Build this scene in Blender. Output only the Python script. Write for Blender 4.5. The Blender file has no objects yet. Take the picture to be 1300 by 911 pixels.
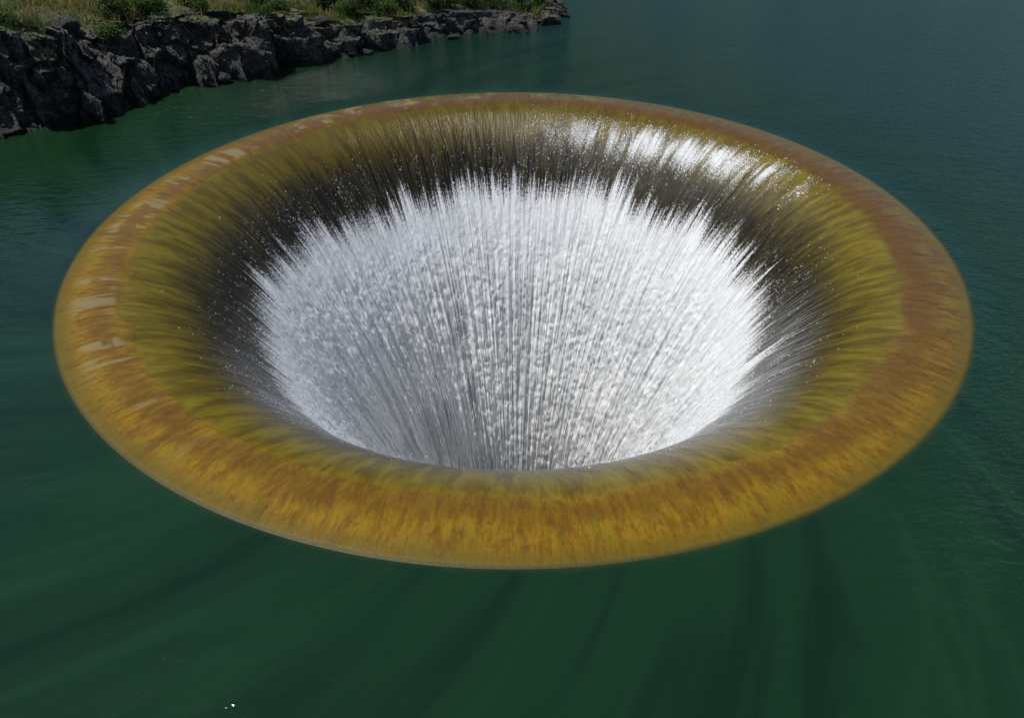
import bpy, math, random
import numpy as np
from mathutils import Vector
random.seed(4); rng=np.random.default_rng(4)
scene=bpy.context.scene
scene.view_settings.view_transform='Standard'
scene.view_settings.look='None'
scene.view_settings.exposure=0

# ---------------------------------------------------------------- noise helpers
def hsh(ix,iy,iz,seed=0):
    h=(ix.astype(np.int64)*374761393+iy.astype(np.int64)*668265263+iz.astype(np.int64)*2147483647+seed*974711)&0xffffffff
    h=((h^(h>>13))*1274126177)&0xffffffff
    h=((h^(h>>16))*2246822519)&0xffffffff
    h=h^(h>>15)
    return (h&0xffffff)/float(0xffffff)
def vnoise(x,y,z,seed=0):
    x,y,z=np.broadcast_arrays(x,y,z)
    ix,iy,iz=np.floor(x),np.floor(y),np.floor(z)
    fx,fy,fz=x-ix,y-iy,z-iz
    fx=fx*fx*(3-2*fx);fy=fy*fy*(3-2*fy);fz=fz*fz*(3-2*fz)
    r=0
    for a in (0,1):
        for b in (0,1):
            for c in (0,1):
                w=(fx if a else 1-fx)*(fy if b else 1-fy)*(fz if c else 1-fz)
                r=r+w*hsh(ix+a,iy+b,iz+c,seed)
    return r
def fbm(x,y,z,o=4,seed=0):
    r=0;a=.5;t=0
    for i in range(o):
        r=r+a*vnoise(x*2**i,y*2**i,z*2**i,seed+i*17);t+=a;a*=.5
    return r/t
def voro(x,y,z,seed=0):
    ix,iy,iz=np.floor(x),np.floor(y),np.floor(z)
    d1=np.full(x.shape,9.);d2=np.full(x.shape,9.);idv=np.zeros(x.shape);
    gx=np.zeros(x.shape);gy=gx.copy();gz=gx.copy()
    for a in (-1,0,1):
        for b in (-1,0,1):
            for c in (-1,0,1):
                cx,cy,cz=ix+a,iy+b,iz+c
                px=cx+hsh(cx,cy,cz,seed+1);py=cy+hsh(cx,cy,cz,seed+2);pz=cz+hsh(cx,cy,cz,seed+3)
                d=np.sqrt((px-x)**2+(py-y)**2+(pz-z)**2)
                m=d<d1
                d2=np.where(m,d1,np.minimum(d2,d))
                idv=np.where(m,hsh(cx,cy,cz,seed+4),idv)
                gx=np.where(m,x-px,gx);gy=np.where(m,y-py,gy);gz=np.where(m,z-pz,gz)
                d1=np.where(m,d,d1)
    return d1,d2,idv,gx,gy,gz
def sstep(a,b,x):
    t=np.clip((x-a)/(b-a),0,1);return t*t*(3-2*t)

def mesh_np(name,V,F,smooth=True,mat=None,attrs=None,parent=None):
    me=bpy.data.meshes.new(name)
    k=F.shape[1];m=len(F)
    me.vertices.add(len(V));me.vertices.foreach_set('co',np.ascontiguousarray(V,dtype=np.float32).ravel())
    me.loops.add(m*k);me.loops.foreach_set('vertex_index',F.astype(np.int32).ravel())
    me.polygons.add(m);me.polygons.foreach_set('loop_start',np.arange(0,m*k,k,dtype=np.int32))
    me.polygons.foreach_set('loop_total',np.full(m,k,dtype=np.int32))
    me.polygons.foreach_set('use_smooth',np.full(m,smooth))
    me.update(calc_edges=True);me.validate()
    for an,av in (attrs or {}).items():
        at=me.attributes.new(an,'FLOAT','POINT');at.data.foreach_set('value',av.astype(np.float32).ravel())
    ob=bpy.data.objects.new(name,me);scene.collection.objects.link(ob)
    if mat: me.materials.append(mat)
    if parent: ob.parent=parent
    return ob
def grid_faces(nr,nc,wrap=False):
    i=np.arange(nr-1)[:,None];j=np.arange(nc if wrap else nc-1)[None,:]
    j2=(j+1)%nc
    return np.stack([i*nc+j,i*nc+j2,(i+1)*nc+j2,(i+1)*nc+j],-1).reshape(-1,4)

# ---------------------------------------------------------------- node helpers
class NT:
    def __init__(s,name):
        s.m=bpy.data.materials.new(name);s.m.use_nodes=True;s.t=s.m.node_tree
        s.t.nodes.clear();s.out=s.n('ShaderNodeOutputMaterial')
    def n(s,t,**k):
        nd=s.t.nodes.new(t)
        for a,b in k.items(): setattr(nd,a,b)
        return nd
    def L(s,a,b): s.t.links.new(a,b)
    def put(s,sock,v):
        if isinstance(v,bpy.types.NodeSocket): s.L(v,sock)
        elif isinstance(v,(tuple,list)) and len(v)==3 and sock.type=='RGBA': sock.default_value=(*v,1)
        else: sock.default_value=v
    def math(s,op,a,b=0.,c=None,clamp=False):
        nd=s.n('ShaderNodeMath',operation=op,use_clamp=clamp);s.put(nd.inputs[0],a);s.put(nd.inputs[1],b)
        if c is not None: s.put(nd.inputs[2],c)
        return nd.outputs[0]
    def vec(s,x,y,z):
        nd=s.n('ShaderNodeCombineXYZ');s.put(nd.inputs[0],x);s.put(nd.inputs[1],y);s.put(nd.inputs[2],z);return nd.outputs[0]
    def noise(s,v,scale,detail=3,rough=.55,dist=0.):
        nd=s.n('ShaderNodeTexNoise');s.L(v,nd.inputs['Vector']);nd.inputs['Scale'].default_value=scale
        nd.inputs['Detail'].default_value=detail;nd.inputs['Roughness'].default_value=rough;nd.inputs['Distortion'].default_value=dist
        return nd.outputs[0]
    def ramp(s,f,a,b,c0=0.,c1=1.):
        nd=s.n('ShaderNodeMapRange',interpolation_type='SMOOTHSTEP');s.put(nd.inputs[0],f)
        s.put(nd.inputs[1],a);s.put(nd.inputs[2],b);s.put(nd.inputs[3],c0);s.put(nd.inputs[4],c1);return nd.outputs[0]
    def mix(s,f,a,b,mode='MIX'):
        nd=s.n('ShaderNodeMix',data_type='RGBA',blend_type=mode);s.put(nd.inputs[0],f);s.put(nd.inputs[6],a);s.put(nd.inputs[7],b);return nd.outputs[2]
    def bsdf(s,**k):
        nd=s.n('ShaderNodeBsdfPrincipled')
        for a,b in k.items(): s.put(nd.inputs[a.replace('_',' ')],b)
        return nd
    def bump(s,h,strength,dist,normal=None):
        nd=s.n('ShaderNodeBump');s.L(h,nd.inputs['Height']);s.put(nd.inputs['Strength'],strength);nd.inputs['Distance'].default_value=dist
        if normal: s.L(normal,nd.inputs['Normal'])
        return nd.outputs[0]
    def attr(s,name):
        return s.n('ShaderNodeAttribute',attribute_name=name).outputs['Fac']
    def polar(s):
        g=s.n('ShaderNodeTexCoord');p=g.outputs['Object']
        sx=s.n('ShaderNodeSeparateXYZ');s.L(p,sx.inputs[0]);x,y,z=sx.outputs
        r=s.math('SQRT',s.math('ADD',s.math('MULTIPLY',x,x),s.math('MULTIPLY',y,y)))
        return p,x,y,z,r,s.math('DIVIDE',x,r),s.math('DIVIDE',y,r)

# ================================================================ SPILLWAY FUNNEL
K=.25
pts=[]
for r in (11.24,11.18,11.12,11.07): pts.append((r,-.075+(11.24-r)*.30))
for r in np.linspace(11.02,10.3,26): pts.append((r,.026-.036*(max(0,(r-10.4))/.62)**2))
rr=10.3
while rr>3.9:
    sl=2*K*(10.3-rr); ds=.035 if rr>6 else .05
    rr-=ds/math.sqrt(1+sl*sl)
    pts.append((rr,.026-K*(10.3-rr)**2))
zz=pts[-1][1]; r0=rr; z0=zz
while zz>-24:
    zz-=.07; rr=3.0+(r0-3.0)*math.exp((zz-z0)/(r0-3.0)/ (2*K*(10.3-r0))*1.0)
    pts.append((rr,zz))
pts=np.array(pts);nr=len(pts);nt=2000
th=np.linspace(0,2*np.pi,nt,endpoint=False)
R=pts[:,0][:,None]*np.ones(nt);Z=pts[:,1][:,None]*np.ones(nt);T=th[None,:]*np.ones((nr,1))
C,S=np.cos(T),np.sin(T)
def ang(k,q,seed,o=1):
    return fbm(C*k,S*k,q,o,seed)
q=R*.35
low=ang(2.2,q*0,3)-.5
t1=np.clip((ang(17,q,5)-.35)/.65,0,1)**1.4
t2=np.clip((ang(48,q,8)-.35)/.65,0,1)**1.4
t3=np.clip((ang(120,q,9)-.3)/.7,0,1)**1.4
rb=6.96+.45*low+.30*t1+.42*t2+.45*t3
foam=sstep(-.55,.65,rb-R)
foam=np.where(R<5.6,1,foam)
foamd=sstep(.2,2.2,rb-R);foamd=np.where(R<4.9,1,foamd)
lump=fbm(C*R*1.6,S*R*1.6,Z*.55,3,20)-.5
strk=ang(34,Z*.12,31,2)-.5
strk2=ang(90,Z*.30,33,2)-.5
fine=fbm(C*R*9,S*R*9,Z*4.0,2,40)-.5
disp=foamd*(.03+.16*lump+.17*strk+.18*strk2+.11*fine)+foam*.03*fine
film=(ang(60,R*.9,51,2)-.5)*.02*sstep(10.2,8.6,R)+ (fbm(C*R*3,S*R*3,R*0,3,52)-.5)*.010*sstep(11.05,10.7,R)
step=-.012*sstep(9.76,9.66,R+(fbm(C*R*1.5,S*R*1.5,R*0,3,54)-.5)*.3)
disp=disp+film+step
dega=np.degrees(T)
pc=8.72+.32*np.clip((40-dega)/30,0,1)+.10*np.sin(np.radians(dega*4))
patch=np.exp(-((R-pc)/.50)**2)*sstep(6,34,dega)*sstep(94,54,dega)  # mask for the sun sparkle painted on the far right wall
patch_n=patch*np.clip(.42+(ang(26,R*.9,71,3)-.5)*1.9+(ang(90,R*1.2,73,2)-.5)*1.4,0,1)
patch_n=np.clip(patch_n+patch**2*.16,0,1)
dr=np.gradient(pts[:,0]);dz=np.gradient(pts[:,1]);ln=np.hypot(dr,dz)
nR=(dz/ln)[:,None];nZ=(-dr/ln)[:,None]
Rn=R+disp*nR;Zn=Z+disp*nZ
V=np.stack([Rn*C,Rn*S,Zn],-1).reshape(-1,3)

spill=bpy.data.objects.new('glory_hole_spillway',None);scene.collection.objects.link(spill)

M=NT('wet_algae_concrete_and_foam')
p,x,y,z,r,c,s_=M.polar()
Pxy=M.vec(x,y,0.)
def stv(k,qr):
    return M.vec(M.math('MULTIPLY',c,k),M.math('MULTIPLY',s_,k),M.math('MULTIPLY',r,qr))
n_st=M.noise(stv(40,1.2),1,4,.6)
n_st2=M.noise(stv(130,1.5),1,3,.6)
n_pat=M.noise(Pxy,.55,4,.6)
n_big=M.noise(Pxy,.3,2,.5)
n_mot=M.noise(stv(75,2.4),1,6,.70)
n_fine=M.noise(stv(260,8.),1,4,.7)
n_iso=M.noise(Pxy,13,5,.75)
n_comb=M.noise(stv(26,.8),1,4,.65)
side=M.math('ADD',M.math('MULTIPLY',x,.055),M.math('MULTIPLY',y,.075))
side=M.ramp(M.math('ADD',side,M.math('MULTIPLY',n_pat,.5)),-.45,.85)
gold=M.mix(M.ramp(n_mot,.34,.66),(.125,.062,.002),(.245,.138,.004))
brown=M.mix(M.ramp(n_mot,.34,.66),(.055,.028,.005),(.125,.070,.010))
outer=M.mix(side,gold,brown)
outer=M.mix(M.math('MULTIPLY',M.ramp(n_comb,.50,.68),.6),outer,(.075,.036,.003))
outer=M.mix(M.math('MULTIPLY',M.ramp(n_comb,.48,.33),.45),outer,(.150,.112,.006))
outer=M.mix(M.math('MULTIPLY',M.ramp(n_fine,.5,.70),.55),outer,(.050,.024,.003))
outer=M.mix(M.math('MULTIPLY',M.ramp(n_iso,.50,.30),.4),outer,(.22,.150,.012))
outer=M.mix(M.math('MULTIPLY',M.ramp(n_iso,.54,.70),.35),outer,(.06,.028,.003))
rust=M.ramp(M.math('ABSOLUTE',M.math('SUBTRACT',M.math('ADD',r,M.math('MULTIPLY',n_pat,1.1)),10.60)),.10,.45,1.,0.)
outer=M.mix(M.math('MULTIPLY',rust,.50),outer,(.085,.038,.004))
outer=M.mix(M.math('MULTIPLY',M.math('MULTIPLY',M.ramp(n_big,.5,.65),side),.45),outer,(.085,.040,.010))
moss=M.math('MULTIPLY',M.ramp(M.math('ADD',n_mot,M.math('MULTIPLY',n_pat,.5)),.76,.92),M.ramp(r,10.1,10.7))
outer=M.mix(M.math('MULTIPLY',moss,.55),outer,(.105,.092,.006))
edge=M.ramp(M.math('ADD',r,M.math('MULTIPLY',n_mot,.6)),10.90,11.25)
outer=M.mix(M.math('MULTIPLY',edge,.65),outer,(.085,.064,.006))
n_sc=M.noise(stv(24,.35),1,2,.5,.3)
n_sc2=M.noise(stv(7,1.8),1,3,.5)
leftm=M.ramp(M.math('SUBTRACT',M.math('MULTIPLY',c,-1.),M.math('MULTIPLY',M.math('ABSOLUTE',M.math('SUBTRACT',s_,.30)),.6)),-.35,.3)
n_rag=M.noise(Pxy,5,4,.7)
scr=M.math('MULTIPLY',M.ramp(M.math('ADD',n_sc,M.math('MULTIPLY',n_rag,.12)),.59,.65),M.ramp(M.math('ADD',n_sc2,M.math('MULTIPLY',n_rag,.2)),.50,.60))
scr=M.math('MULTIPLY',scr,M.math('MULTIPLY',leftm,M.math('MULTIPLY',M.ramp(r,9.7,9.95),M.ramp(M.math('ADD',r,M.math('MULTIPLY',n_mot,.6)),11.15,10.8))))
farm=M.math('MULTIPLY',M.ramp(s_,.55,.85),M.math('MULTIPLY',M.ramp(r,10.0,10.3),M.ramp(M.noise(stv(14,1.6),1,5,.7),.53,.60)))
scr=M.math('MAXIMUM',scr,M.math('MULTIPLY',farm,M.ramp(x,6.,-2.)))
outer=M.mix(M.math('MULTIPLY',scr,.65),outer,(.21,.175,.080))
olive=M.mix(M.ramp(n_st,.35,.65),(.080,.056,.003),(.150,.115,.007))
olive=M.mix(M.math('MULTIPLY',M.ramp(n_mot,.45,.7),.5),olive,(.110,.062,.004))
olive=M.mix(M.math('MULTIPLY',M.ramp(n_st2,.52,.72),.5),olive,(.040,.030,.004))
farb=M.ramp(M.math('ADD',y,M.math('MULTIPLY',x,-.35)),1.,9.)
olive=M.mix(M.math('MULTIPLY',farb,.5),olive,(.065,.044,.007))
rb1=M.math('ADD',r,M.math('MULTIPLY',M.math('SUBTRACT',n_pat,.5),.55))
rb1=M.math('ADD',rb1,M.math('MULTIPLY',M.math('SUBTRACT',n_mot,.5),.35))
f1=M.ramp(rb1,9.54,9.80)
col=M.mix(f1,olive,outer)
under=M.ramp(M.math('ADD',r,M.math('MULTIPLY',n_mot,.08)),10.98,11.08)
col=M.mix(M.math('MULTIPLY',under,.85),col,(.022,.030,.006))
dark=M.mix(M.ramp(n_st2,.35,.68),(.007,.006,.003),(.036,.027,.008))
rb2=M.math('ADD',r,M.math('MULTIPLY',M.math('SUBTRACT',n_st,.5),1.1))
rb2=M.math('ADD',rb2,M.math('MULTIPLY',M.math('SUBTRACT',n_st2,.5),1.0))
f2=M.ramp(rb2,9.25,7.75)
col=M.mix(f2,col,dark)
n_th=M.noise(stv(210,.5),1,2,.5)
n_thb=M.noise(M.vec(x,y,z),9,3,.6)
thr=M.math('MULTIPLY',M.ramp(n_th,.58,.70),M.ramp(n_thb,.50,.62))
thr=M.math('MULTIPLY',thr,M.math('MULTIPLY',M.ramp(r,8.8,7.3),.5))
veil=M.math('MULTIPLY',M.ramp(n_st2,.40,.68),M.math('MULTIPLY',M.ramp(r,8.5,7.6),M.ramp(M.math('SUBTRACT',s_,M.math('MULTIPLY',c,.2)),-.25,-.7)))
thr=M.math('MAXIMUM',thr,M.math('MULTIPLY',veil,.30))
foamA=M.attr('foam')
n_ff=M.noise(M.vec(x,y,M.math('MULTIPLY',z,.45)),22,4,.8)
n_hair=M.noise(stv(330,.9),1,2,.5)
edgew=M.math('MULTIPLY',M.math('MULTIPLY',foamA,M.math('SUBTRACT',1.,foamA)),4.)
jit=M.math('ADD',M.math('MULTIPLY',M.math('SUBTRACT',n_ff,.5),2.0),M.math('MULTIPLY',M.math('SUBTRACT',n_hair,.5),1.5))
fm=M.math('ADD',foamA,M.math('MULTIPLY',jit,M.math('MULTIPLY',edgew,1.15)))
fm=M.ramp(fm,.28,.78)
fm=M.math('MAXIMUM',fm,thr)
glint=M.attr('sun_glint')
n_sp=M.noise(M.vec(x,y,z),30,3,.8)
fm=M.math('MAXIMUM',fm,M.math('MULTIPLY',M.ramp(M.math('ADD',glint,M.math('MULTIPLY',M.math('SUBTRACT',n_sp,.5),3.4)),.38,.66),M.ramp(glint,.02,.26)))  # sun sparkle painted as white foam colour
n_z=M.noise(M.vec(M.math('MULTIPLY',c,105),M.math('MULTIPLY',s_,105),M.math('MULTIPLY',z,.55)),1,4,.7)
n_bar=M.noise(M.vec(M.math('MULTIPLY',c,42),M.math('MULTIPLY',s_,42),M.math('MULTIPLY',z,.10)),1,3,.6)
n_g=M.noise(M.vec(x,y,M.math('MULTIPLY',z,.6)),38,3,.75)
fcol=M.mix(M.ramp(n_z,.38,.56),(.60,.615,.62),(.93,.93,.92))
fcol=M.mix(M.math('MULTIPLY',M.ramp(n_g,.46,.34),.5),fcol,(.48,.50,.51))
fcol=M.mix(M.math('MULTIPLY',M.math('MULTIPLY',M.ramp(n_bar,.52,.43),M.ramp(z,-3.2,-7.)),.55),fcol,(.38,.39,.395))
hb=M.math('ADD',M.math('MULTIPLY',n_g,.8),M.math('MULTIPLY',n_z,.7))
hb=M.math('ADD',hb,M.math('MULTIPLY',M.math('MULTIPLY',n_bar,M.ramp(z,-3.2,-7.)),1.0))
hw=M.math('ADD',M.math('MULTIPLY',M.noise(M.vec(x,y,z),26,3,.6),.6),M.math('MULTIPLY',n_st2,.9))
hw=M.math('MULTIPLY',hw,M.ramp(r,10.2,8.9,.22,1.))
b1=M.bump(hw,.6,.05)
b2=M.bump(hb,.8,.07)
rgh=M.math('MAXIMUM',M.ramp(n_iso,.3,.7,.09,.20),M.ramp(r,9.6,10.4,.0,.30))
rgh=M.math('MAXIMUM',rgh,M.ramp(r,10.85,11.0,.0,.5))
bs=M.bsdf(Base_Color=col,Roughness=rgh,IOR=1.33,Normal=b1)
fb=M.bsdf(Base_Color=fcol,Roughness=.45,IOR=1.33,Normal=b2)
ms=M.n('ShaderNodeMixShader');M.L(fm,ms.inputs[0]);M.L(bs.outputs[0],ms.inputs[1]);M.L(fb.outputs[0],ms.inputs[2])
M.L(ms.outputs[0],M.out.inputs[0])
F=grid_faces(nr,nt,True)
fun=mesh_np('funnel',V,F,True,M.m,{'foam':foam.ravel(),'sun_glint':patch_n.ravel()},spill)
W=NT('white_water')
g=W.n('ShaderNodeTexCoord').outputs['Object']
nw=W.noise(g,9,4,.7)
wb=W.bsdf(Base_Color=W.mix(W.ramp(nw,.35,.6),(.75,.77,.78),(.96,.96,.96)),Roughness=.25,IOR=1.33)
W.L(wb.outputs[0],W.out.inputs[0])
a=np.linspace(0,2*np.pi,64,endpoint=False);rs=np.linspace(.01,3.6,20)
Vp=np.stack([rs[:,None]*np.cos(a),rs[:,None]*np.sin(a),-23.8+.3*vnoise(rs[:,None]*np.cos(a)*3,rs[:,None]*np.sin(a)*3,rs[:,None]*0)],-1).reshape(-1,3)
mesh_np('shaft_bottom_foam',Vp,grid_faces(20,64,True)[:,::-1],True,W.m,None,spill)

# ---------------- spray droplets, plus white flecks standing in for sun sparkle
def octa(P,A,B):
    n=len(P)
    A=A.astype(float);ln_=np.linalg.norm(A,axis=1,keepdims=True);a=A/ln_
    up=np.tile([0.3,.2,.93],(n,1));u=np.cross(a,up);u/=np.linalg.norm(u,axis=1,keepdims=True)
    v=np.cross(a,u);B=B[:,None]
    Vs=np.stack([P+A,P+u*B,P+v*B,P-u*B,P-v*B,P-A],1).reshape(-1,3)
    f=np.array([[0,1,2],[0,2,3],[0,3,4],[0,4,1],[5,2,1],[5,3,2],[5,4,3],[5,1,4]])
    Fs=(np.arange(n)[:,None,None]*6+f[None]).reshape(-1,3)
    return Vs,Fs
Vg=V.reshape(nr,nt,3)
def sample(n,rlo,rhi,wf):
    idx=np.where((pts[:,0]>rlo)&(pts[:,0]<rhi))[0]
    ii=rng.choice(idx,n*6);jj=rng.integers(0,nt,n*6)
    w=wf(ii,jj);k=rng.random(n*6)<w
    return ii[k][:n],jj[k][:n]
allV=[];allF=[];off=0
def add(ii,jj,hmax,szlo,szhi,stretch):
    global off
    n=len(ii);Pn=Vg[ii,jj].copy()
    nrm=np.stack([nR[ii,0]*C[ii,jj],nR[ii,0]*S[ii,jj],nZ[ii,0]],-1)
    tan=np.stack([dr[ii]/ln[ii]*C[ii,jj],dr[ii]/ln[ii]*S[ii,jj],dz[ii]/ln[ii]],-1)
    Pn+=nrm*(rng.random(n)**2*hmax+.005)[:,None]+rng.normal(0,.012,(n,3))
    sz=szlo+(szhi-szlo)*rng.random(n)**3
    v_,f_=octa(Pn,(tan+rng.normal(0,.25,(n,3)))*(sz*(1+rng.random(n)*stretch))[:,None],sz)
    allV.append(v_);allF.append(f_+off);off+=len(v_)
ii,jj=sample(60000,4.2,8.1,lambda i,j:.015+foam[i,j]**1.3*.9);add(ii,jj,.20,.005,.014,2.0)
ii,jj=sample(4000,7.0,9.0,lambda i,j:(.02+.9*(strk[i,j]>.10)*sstep(9.0,7.4,R[i,j])));add(ii,jj,.06,.004,.010,2.0)
ii,jj=sample(20000,7.8,9.8,lambda i,j:patch_n[i,j]);add(ii,jj,.04,.006,.017,1.6)  # white flecks thickening the painted sun sparkle
mesh_np('spray_and_glint_flecks',np.concatenate(allV),np.concatenate(allF),False,W.m,None,spill)

# ================================================================ LAKE WATER
WM=NT('lake_water')
p,x,y,z,r,c,s_=WM.polar()
Pxy=WM.vec(x,y,0.)
nb=WM.noise(Pxy,.06,3,.5)
colw=WM.mix(WM.ramp(nb,.35,.65),(.0040,.0190,.0065),(.0060,.0250,.0090))
ang_=WM.math('ARCTAN2',y,x)
tw=WM.math('ADD',ang_,WM.math('MULTIPLY',r,.055))
sw=WM.vec(WM.math('MULTIPLY',WM.math('COSINE',tw),9),WM.math('MULTIPLY',WM.math('SINE',tw),9),WM.math('MULTIPLY',r,.16))
n1=WM.noise(sw,1,4,.55,.5)
near=WM.ramp(r,34.,14.)
colw=WM.mix(WM.math('MULTIPLY',WM.math('MULTIPLY',WM.ramp(n1,.50,.70),near),.6),colw,(.0018,.010,.0042))
colw=WM.mix(WM.math('MULTIPLY',WM.math('MULTIPLY',WM.ramp(n1,.50,.32),near),.5),colw,(.0100,.036,.0145))
east=WM.ramp(WM.math('ADD',x,WM.math('MULTIPLY',y,.40)),1.,27.)
colw=WM.mix(WM.math('MULTIPLY',east,.95),colw,(.0010,.027,.038))  # blue sky reflection painted into the water colour on this side
nst=WM.noise(WM.vec(WM.math('MULTIPLY',c,30),WM.math('MULTIPLY',s_,30),WM.math('MULTIPLY',r,.7)),1,3,.5)
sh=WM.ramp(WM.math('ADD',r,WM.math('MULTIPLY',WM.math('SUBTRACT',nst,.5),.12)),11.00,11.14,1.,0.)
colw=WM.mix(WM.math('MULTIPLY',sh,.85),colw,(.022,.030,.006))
mp=WM.n('ShaderNodeMapping');WM.L(Pxy,mp.inputs[0]);mp.inputs['Rotation'].default_value=(0,0,math.radians(-28));mp.inputs['Scale'].default_value=(1.,2.3,1)
n2=WM.noise(mp.outputs[0],1.3,4,.55,.3)
n3=WM.noise(mp.outputs[0],4.6,3,.6,.3)
n5=WM.noise(Pxy,.14,3,.6)
calm=WM.ramp(WM.math('ADD',WM.math('ADD',y,WM.math('MULTIPLY',x,.8)),WM.math('MULTIPLY',n5,8.)),-8.,12.)
h=WM.math('ADD',WM.math('MULTIPLY',n2,WM.math('MULTIPLY_ADD',calm,1.0,.20)),WM.math('MULTIPLY',n3,WM.math('MULTIPLY_ADD',calm,.85,.022)))
h=WM.math('ADD',h,WM.math('MULTIPLY',n1,WM.math('MULTIPLY_ADD',calm,.5,.12)))
h=WM.math('MULTIPLY',h,WM.ramp(r,11.0,12.5,.25,1.))
bw=WM.bump(h,.5,.36)
wb2=WM.bsdf(Base_Color=colw,Roughness=.05,IOR=1.33,Normal=bw)
WM.L(wb2.outputs[0],WM.out.inputs[0])
a=np.linspace(0,2*np.pi,720,endpoint=False);rs=np.concatenate([np.linspace(10.85,16,26),np.geomspace(17,2500,40)])
Vw=np.stack([rs[:,None]*np.cos(a),rs[:,None]*np.sin(a),np.full((len(rs),720),-.012)],-1)
Vw[0,:,2]=-.05
mesh_np('lake_water',Vw.reshape(-1,3),grid_faces(len(rs),720,True)[:,::-1],True,WM.m)

# ================================================================ SHORE LAND
Pp=np.array([(-60,-22),(-40,-9),(-29,-2),(-22.3,2.6),(-17.9,5.7),(-15.4,9.0),(-12.9,12.2),(-9.5,15.0),(-5.8,18.0),(-2,20.6),(1.2,22.3),(2.9,24.4),(2.7,28),(2.0,34),(-1,46),(-8,72)],float)
Qp=np.array([(-85,10),(-65,20),(-54,27),(-47,31),(-42,34),(-38,37),(-35,39),(-33,41),(-31,44),(-29,47),(-27,50),(-25,53),(-24,57),(-24,62),(-26,70),(-34,84)],float)
Hp=np.array([3.2,3.3,3.4,3.5,3.2,2.55,2.3,1.8,1.2,.95,.65,.45,.5,.8,1,1.5])
def resamp(A,u):
    n=len(A);A=A.reshape(n,-1)
    i=np.clip(np.floor(u).astype(int),0,n-2);f=u-i
    def g(k): return A[np.clip(k,0,n-1)]
    p0,p1,p2,p3=g(i-1),g(i),g(i+1),g(i+2);f=f[:,None]
    return .5*((2*p1)+(-p0+p2)*f+(2*p0-5*p1+4*p2-p3)*f*f+(-p0+3*p1-3*p2+p3)*f**3)
u=np.concatenate([np.linspace(0,3,120,endpoint=False),np.linspace(3,12,950,endpoint=False),np.linspace(12,15,150)])
P=resamp(Pp,u);Q=resamp(Qp,u);H=resamp(Hp,u)[:,0]
D=Q-P;Dl=np.linalg.norm(D,axis=1);D/=Dl[:,None]
cp=np.array([(-.7,-1.2,0),(-.25,-.3,0),(0,0,0),(.15,0,.30),(.28,0,.55),(.70,0,.66),(.85,0,.93),(1.3,0,1.0),(2.4,.10,1.0),(5,.35,1.03),(9,.9,1.05),(16,2.3,1.1),(1e9,6.5,1.3)])
tt=np.concatenate([np.linspace(0,2,10,endpoint=False),np.linspace(2,7,80,endpoint=False),np.linspace(7,10,70,endpoint=False),np.linspace(10,12,24)])
ci=np.clip(np.floor(tt).astype(int),0,len(cp)-2);cf=tt-ci
nS,nT=len(u),len(tt)
cpw=np.tile(cp[:,0][None],(nS,1));cpw[:,-1]=Dl
Wd=cpw[:,ci]*(1-cf)+cpw[:,ci+1]*cf
Zl=(cp[ci,1]*(1-cf)+cp[ci+1,1]*cf)[None]+H[:,None]*(cp[ci,2]*(1-cf)+cp[ci+1,2]*cf)[None]
XX=P[:,0:1]+D[:,0:1]*Wd;YY=P[:,1:2]+D[:,1:2]*Wd
wig=(fbm(XX*.35,YY*.35,XX*0,3,90)-.5)*2.8*np.exp(-np.clip(Wd,0,None)/5)
wig2=(fbm(XX*1.1,YY*1.1,Zl*.6,3,91)-.5)*1.6*np.exp(-np.clip(Wd,0,None)/2.5)
ox,oy=-D[:,0:1],-D[:,1:2]
XX=XX+ox*(wig+wig2);YY=YY+oy*(wig+wig2)
rocky=np.exp(-np.clip(Wd-1.2,0,None)/1.1)
hs=np.clip(H/2.4,.35,1.2)[:,None]
rx=XX*.8+Zl*.35;ry=YY*.8-Zl*.2;rz=Zl*.8+XX*.15
d1,d2,idv,gx,gy,gz=voro(rx*.72,ry*.72,rz*.75,5)
_,e2,idv2,hx,hy,hz=voro(rx*2.4,ry*2.4,rz*1.6,9)
_,g2,idv3,_,_,_=voro(rx*7,ry*7,rz*5,12)
blk=(idv-.5)*1.0+gx*(idv-.5)*.9+gz*.35*(idv-.3)-.20*np.exp(-((d2-d1)/.06)**2)
blk2=(idv2-.5)*.38+hx*.16
disp=(blk+blk2+(idv3-.5)*.11+(fbm(XX*5,YY*5,Zl*5,3,14)-.5)*.16)*rocky*hs
XX=XX+ox*disp;YY=YY+oy*disp
Zl=Zl+((idv-.5)*.75+(idv2-.5)*.26+(idv3-.5)*.07)*rocky*hs*sstep(-.1,.5,Zl)
Zl=Zl+(fbm(XX*.45,YY*.45,XX*0,4,60)-.5)*1.1*sstep(1.5,5,Wd)+(fbm(XX*2,YY*2,XX*0,3,61)-.5)*.22*sstep(1,2,Wd)
VL=np.stack([XX,YY,Zl],-1)
dU=np.gradient(VL,axis=0);dV=np.gradient(VL,axis=1)
nl=np.cross(dU,dV);nl/=np.linalg.norm(nl,axis=2,keepdims=True)+1e-9
flip=nl[...,2].mean()<0
FL=grid_faces(nS,nT)
if flip: nl=-nl;FL=FL[:,::-1]
LM=NT('rock_and_soil')
tc=LM.n('ShaderNodeTexCoord').outputs['Object']
geo=LM.n('ShaderNodeNewGeometry')
sp=LM.n('ShaderNodeSeparateXYZ');LM.L(geo.outputs['Normal'],sp.inputs[0]);nz=sp.outputs[2]
sq=LM.n('ShaderNodeSeparateXYZ');LM.L(tc,sq.inputs[0]);hz_=sq.outputs[2]
ra=LM.noise(tc,1.1,5,.65);rb_=LM.noise(tc,7,6,.72);rc=LM.noise(tc,3.2,5,.7)
rock=LM.mix(LM.ramp(rb_,.36,.66),(.014,.014,.014),(.115,.110,.095))
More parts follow.
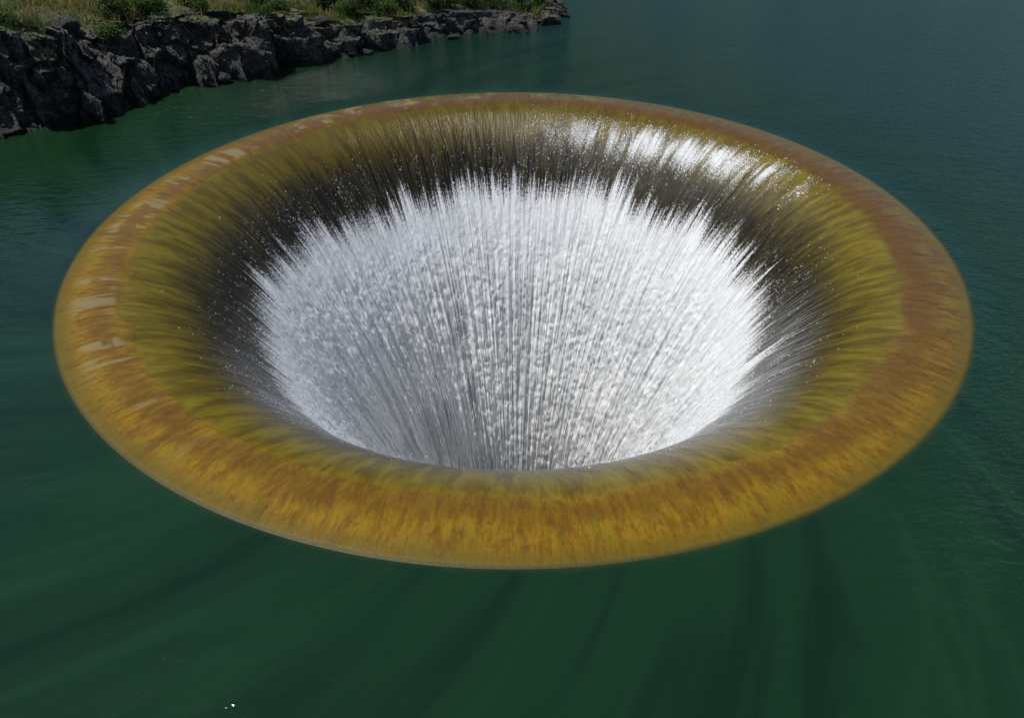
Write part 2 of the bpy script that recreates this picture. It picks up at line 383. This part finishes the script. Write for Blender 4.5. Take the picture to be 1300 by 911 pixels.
rock=LM.mix(LM.math('MULTIPLY',LM.ramp(ra,.48,.68),.65),rock,(.060,.044,.022))
rock=LM.mix(LM.math('MULTIPLY',LM.ramp(rc,.58,.68),.6),rock,(.26,.255,.22))
vn=LM.n('ShaderNodeTexVoronoi',feature='DISTANCE_TO_EDGE');vn.inputs['Scale'].default_value=2.6
dm=LM.n('ShaderNodeMix',data_type='VECTOR');dm.inputs[0].default_value=.12
LM.L(tc,dm.inputs[4]);nz2=LM.n('ShaderNodeTexNoise');nz2.inputs['Scale'].default_value=2.;LM.L(tc,nz2.inputs[0]);LM.L(nz2.outputs[1],dm.inputs[5]);LM.L(dm.outputs[1],vn.inputs[0])
crk=LM.ramp(vn.outputs[0],0.,.035,1.,0.)
rock=LM.mix(LM.math('MULTIPLY',crk,.7),rock,(.008,.008,.008))
wet=LM.ramp(LM.math('ADD',hz_,LM.math('MULTIPLY',ra,-.4)),.20,-.05)
rock=LM.mix(LM.math('MULTIPLY',wet,.85),rock,(.010,.009,.007))
soil=LM.mix(LM.ramp(rc,.4,.62),(.070,.066,.020),(.15,.135,.045))
soil=LM.mix(LM.ramp(ra,.42,.58),soil,(.045,.070,.012))
cover=LM.attr('cover')
cv=LM.math('MULTIPLY',LM.ramp(LM.math('ADD',cover,LM.math('MULTIPLY',LM.math('SUBTRACT',rc,.5),1.2)),.35,.6),LM.ramp(nz,.45,.75))
cl=LM.mix(cv,rock,soil)
bb=LM.bump(LM.math('SUBTRACT',LM.math('ADD',rb_,LM.math('MULTIPLY',rc,.8)),LM.math('MULTIPLY',crk,.5)),1.,.16)
lb=LM.bsdf(Base_Color=cl,Roughness=.75,Normal=bb);LM.L(lb.outputs[0],LM.out.inputs[0])
cover=sstep(.6,2.4,Wd+(fbm(VL[...,0]*.8,VL[...,1]*.8,Wd*0,3,77)-.5)*3.4)
mesh_np('rocky_shore',VL.reshape(-1,3),FL,False,LM.m,{'cover':cover.ravel()})

# ---------------- grass
def foliage_mat(name,stops):
    G=NT(name);t=G.attr('tint')
    cr=G.n('ShaderNodeValToRGB');G.L(t,cr.inputs[0])
    while len(cr.color_ramp.elements)<len(stops): cr.color_ramp.elements.new(.5)
    for e,(ps,cc) in zip(cr.color_ramp.elements,stops): e.position=ps;e.color=(*cc,1)
    d=G.bsdf(Base_Color=cr.outputs[0],Roughness=.6);tr=G.n('ShaderNodeBsdfTranslucent');G.L(cr.outputs[0],tr.inputs[0])
    mx=G.n('ShaderNodeMixShader');mx.inputs[0].default_value=.4;G.L(d.outputs[0],mx.inputs[1]);G.L(tr.outputs[0],mx.inputs[2]);G.L(mx.outputs[0],G.out.inputs[0])
    return G.m
GM=foliage_mat('grass_blades',[(0,(.028,.056,.008)),(.4,(.068,.108,.012)),(.7,(.155,.165,.028)),(1,(.30,.23,.085))])
BM=foliage_mat('shrub_leaves',[(0,(.010,.026,.005)),(.5,(.028,.062,.010)),(1,(.075,.125,.018))])
vis=(VL[...,0]>-32)&(VL[...,0]<6)&(VL[...,1]>-4)&(VL[...,1]<46)&(Wd>.4)&(Wd<24)
area=np.linalg.norm(np.cross(dU,dV),axis=2)
gmask=fbm(VL[...,0]*.6,VL[...,1]*.6,Wd*0,4,101)
wts=(area*vis*(nl[...,2]>.45)*(cover+.05)*np.clip((gmask-.3)*3,0.08,1)).ravel()
wts/=wts.sum()
nG=36000
sel=rng.choice(len(wts),nG,p=wts)
base=VL.reshape(-1,3)[sel]+np.c_[rng.normal(0,.05,(nG,2)),np.zeros(nG)]
nb_=6
B=np.repeat(base,nb_,0)+np.c_[rng.normal(0,.05,(nG*nb_,2)),np.full(nG*nb_,-.03)]
n=len(B)
tuft=np.repeat(rng.random(nG),nb_)
patchn=fbm(B[:,0]*.45,B[:,1]*.45,B[:,0]*0,3,111)
hgt=(.10+.26*tuft**2)*(.6+.8*rng.random(n))*(.7+patchn)
an=rng.random(n)*2*np.pi;lean=rng.random(n)*.6
dirx,diry=np.cos(an),np.sin(an)
wv=.008+.010*rng.random(n)
side_=np.stack([-diry,dirx,np.zeros(n)],-1)*wv[:,None]
mid=B+np.stack([dirx*lean*hgt*.35,diry*lean*hgt*.35,hgt*.55],-1)
tip=B+np.stack([dirx*lean*hgt,diry*lean*hgt,hgt],-1)
VGs=np.stack([B-side_,B+side_,mid+side_*.8,mid-side_*.8,tip+side_*.15,tip-side_*.15],1).reshape(-1,3)
k=np.arange(n)[:,None]*6
FG=np.concatenate([k+np.array([0,1,2,3]),k+np.array([3,2,4,5])])
tint=np.clip((patchn-.5)*2.8+.48+rng.normal(0,.17,n),0,1)
mesh_np('grass',VGs,FG,False,GM,{'tint':np.repeat(tint,6)})

# ---------------- shrubs
flatV=VL.reshape(-1,3)
def ground_z(x,y):
    d=(flatV[:,0]-x)**2+(flatV[:,1]-y)**2
    return flatV[np.argsort(d)[:6],2].mean()
BK=NT('shrub_bark');bk=BK.bsdf(Base_Color=(.09,.06,.035),Roughness=.9);BK.L(bk.outputs[0],BK.out.inputs[0])
def shrub(x,y,rad,h,dens=1.,name='shrub',green=.5):
    z=ground_z(x,y)
    e=bpy.data.objects.new(name,None);scene.collection.objects.link(e);e.location=(x,y,z)
    nst=9;SV=[];SF=[]
    tips=[]
    for i in range(nst):
        a_=rng.random()*2*np.pi;l=(.3+.7*rng.random());d=np.array([math.cos(a_)*rad*.75*l,math.sin(a_)*rad*.75*l,h*(.55+.4*rng.random())])
        o=len(SV)
        for kf,rw in ((0,.035),(.5,.022),(1,.006)):
            pc_=d*kf+np.array([0,0,.1*math.sin(kf*3)])-np.array([0,0,.08 if kf==0 else 0])
            for q_ in range(5):
                b_=q_*2*np.pi/5;SV.append(pc_+np.array([math.cos(b_)*rw,math.sin(b_)*rw,0]))
        for lv in (0,1):
            for q_ in range(5): SF.append([o+lv*5+q_,o+lv*5+(q_+1)%5,o+(lv+1)*5+(q_+1)%5,o+(lv+1)*5+q_])
        tips.append(d)
    mesh_np('stems',np.array(SV),np.array(SF),True,BK.m,None,e)
    ncl=int(16*dens*(1+rad));cl=[]
    for i in range(ncl):
        t_=tips[rng.integers(nst)];f_=.45+.6*rng.random()
        cl.append(t_*f_+rng.normal(0,.16*rad,3))
    cl=np.array(cl);cl[:,2]=np.clip(cl[:,2],.05,None)
    nl_=int(170*dens);ct=rng.random(ncl)
    Pn=np.repeat(cl,nl_,0)+rng.normal(0,1,(ncl*nl_,3))*np.array([.17,.17,.13])*rad**.5
    m=len(Pn);A_=rng.normal(0,1,(m,3));A_/=np.linalg.norm(A_,axis=1,keepdims=True)
    B_=np.cross(A_,rng.normal(0,1,(m,3)));B_/=np.linalg.norm(B_,axis=1,keepdims=True)
    sz=(.018+.025*rng.random(m))[:,None]
    LV=np.stack([Pn-A_*sz*1.5,Pn+B_*sz*.7,Pn+A_*sz*1.5,Pn-B_*sz*.7],1).reshape(-1,3)
    LF=np.arange(m*4).reshape(-1,4)
    tn=np.clip(np.repeat(ct,nl_)*.5+green*.5+Pn[:,2]/h*.15+rng.normal(0,.15,m)-.1,0,1)
    mesh_np('leaves',LV,LF,False,BM,{'tint':np.repeat(tn,4)},e)
for (x,y,rad,h,gr) in [(-15.7,12.6,1.0,.85,.9),(-14.6,13.0,.6,.6,1.),(-11.6,17.8,.9,.8,.7),(-9.4,19.6,1.0,.85,.6),(-7.2,20.2,1.1,.9,.6),(-5.6,21.2,1.0,.75,.5),
      (-4.0,21.8,1.1,.85,.7),(-2.4,22.7,.9,.75,.5),(-.9,23.2,.9,.65,.6),(.6,24.2,.8,.55,.6),(-13.2,14.4,.45,.4,1.),(-8.0,18.6,.55,.45,1.),(-17.3,8.0,.4,.4,1.),(-10.8,16.9,.4,.35,1.),(-4.5,24.5,1.2,1.1,.4),(-8.5,23.0,1.2,1.0,.5),(-19.5,9.9,.6,.5,.9),(-12.8,18.5,.9,.8,.7),(-14.,15.5,.7,.5,.9),(-6.2,19.5,.6,.45,.9),(-15.3,10.6,.4,.4,1.),(-1.6,25.5,1.1,.9,.5),(1.3,26.,.8,.7,.5)]:
    shrub(x,y,rad,h,1.,'shrub',gr)

# ---------------- boulders
def boulder(x,y,z,sx,sy,sz,seed):
    nu,nv=40,24
    a_=np.linspace(0,2*np.pi,nu,endpoint=False)[None];b_=np.linspace(.02,np.pi-.02,nv)[:,None]
    X=np.sin(b_)*np.cos(a_);Y=np.sin(b_)*np.sin(a_);Zb=np.cos(b_)*np.ones_like(a_)
    rr_=np.ones_like(X)
    g_=np.random.default_rng(seed)
    for i in range(11):
        nn=g_.normal(0,1,3);nn/=np.linalg.norm(nn);dd=.62+.25*g_.random()
        dt=X*nn[0]+Y*nn[1]+Zb*nn[2]
        rr_=np.where(dt>.05,np.minimum(rr_,dd/np.maximum(dt,.05)),rr_)
    rr_=rr_+(fbm(X*4+seed,Y*4,Zb*4,3,seed)-.5)*.12
    Vb=np.stack([X*rr_*sx,Y*rr_*sy,Zb*rr_*sz],-1).reshape(-1,3)
    ob=mesh_np('boulder',Vb,grid_faces(nv,nu,True)[:,::-1],False,LM.m,{'cover':np.zeros(nu*nv)})
    ob.location=(x,y,z);ob.rotation_euler=(0,0,seed)
for i,(x,y,sx,sy,sz) in enumerate([(-12.1,12.4,.4,.3,.22),(-10.9,13.7,.3,.25,.16),(-16.0,7.4,.5,.4,.4),(-14.2,10.2,.45,.35,.3),(-16.7,10.2,.6,.45,.4),(-12.5,15.2,.35,.3,.25),(-10.8,15.3,.5,.4,.35),(-7.0,17.0,.4,.3,.2),(-3.0,19.9,.35,.25,.18),(.5,21.7,.5,.3,.2),(-8.8,16.9,.45,.4,.3)]):
    boulder(x,y,max(ground_z(x,y),.0)+sz*.25,sx,sy,sz,i+2)

# ================================================================ HILLS added out of view, shaped for their reflection in the lake
na,nrr=360,40
a=np.linspace(0,2*np.pi,na,endpoint=False)[None];rs=np.linspace(0,1,nrr)[:,None]
shore=170+140*np.clip(np.cos(a-.9),-1,1)+60*(fbm(np.cos(a)*2,np.sin(a)*2,a*0,3,200)-.5)
rd=shore+rs*500
hx=rd*np.cos(a);hy=rd*np.sin(a)
amp=30+60*np.clip(np.cos(a-math.radians(150)),-.35,1)
hz=-2+amp*2.2*(1-np.exp(-rs*3.2))*(.45+1.0*fbm(hx*.008,hy*.008,hx*0,5,210))
HV=np.stack([hx,hy,hz],-1).reshape(-1,3)
HM=NT('hillside');tc=HM.n('ShaderNodeTexCoord').outputs['Object']
hc=HM.mix(HM.ramp(HM.noise(tc,.03,6,.7),.42,.58),(.02,.04,.012),(.06,.075,.025))
hbn=HM.bsdf(Base_Color=hc,Roughness=.95,Normal=HM.bump(HM.noise(tc,.12,5,.7),.8,4.));HM.L(hbn.outputs[0],HM.out.inputs[0])
mesh_np('reflection_hills',HV,grid_faces(nrr,na,True)[:,::-1],True,HM.m)

# ================================================================ LIGHT
sd=Vector((-.37,.0,.929)).normalized()
el=math.asin(sd.z);az=math.atan2(sd.x,sd.y)
w=bpy.data.worlds.new('World');scene.world=w;w.use_nodes=True
nt_=w.node_tree;bg=nt_.nodes['Background'];sk=nt_.nodes.new('ShaderNodeTexSky');sk.sky_type='NISHITA';sk.sun_disc=False
sk.sun_elevation=el;sk.sun_rotation=az;sk.altitude=600;sk.dust_density=.4;sk.air_density=1.1;sk.ozone_density=2.
nt_.links.new(sk.outputs[0],bg.inputs[0]);bg.inputs[1].default_value=.105
sl=bpy.data.lights.new('sun','SUN');sl.energy=4.5;sl.angle=math.radians(.5);sl.color=(1,.965,.9)
so=bpy.data.objects.new('sun',sl);scene.collection.objects.link(so);so.rotation_euler=sd.to_track_quat('Z','Y').to_euler();so.location=(-20,5,40)

# ================================================================ CAMERA
cd=bpy.data.cameras.new('camera');cd.lens=24;cd.sensor_width=36;cd.sensor_fit='HORIZONTAL';cd.shift_y=-.035;cd.clip_end=6000
co=bpy.data.objects.new('camera',cd);scene.collection.objects.link(co)
co.location=(-.03,-16.89,8.44);co.rotation_euler=(math.radians(90-35.5),0,0)
scene.camera=co
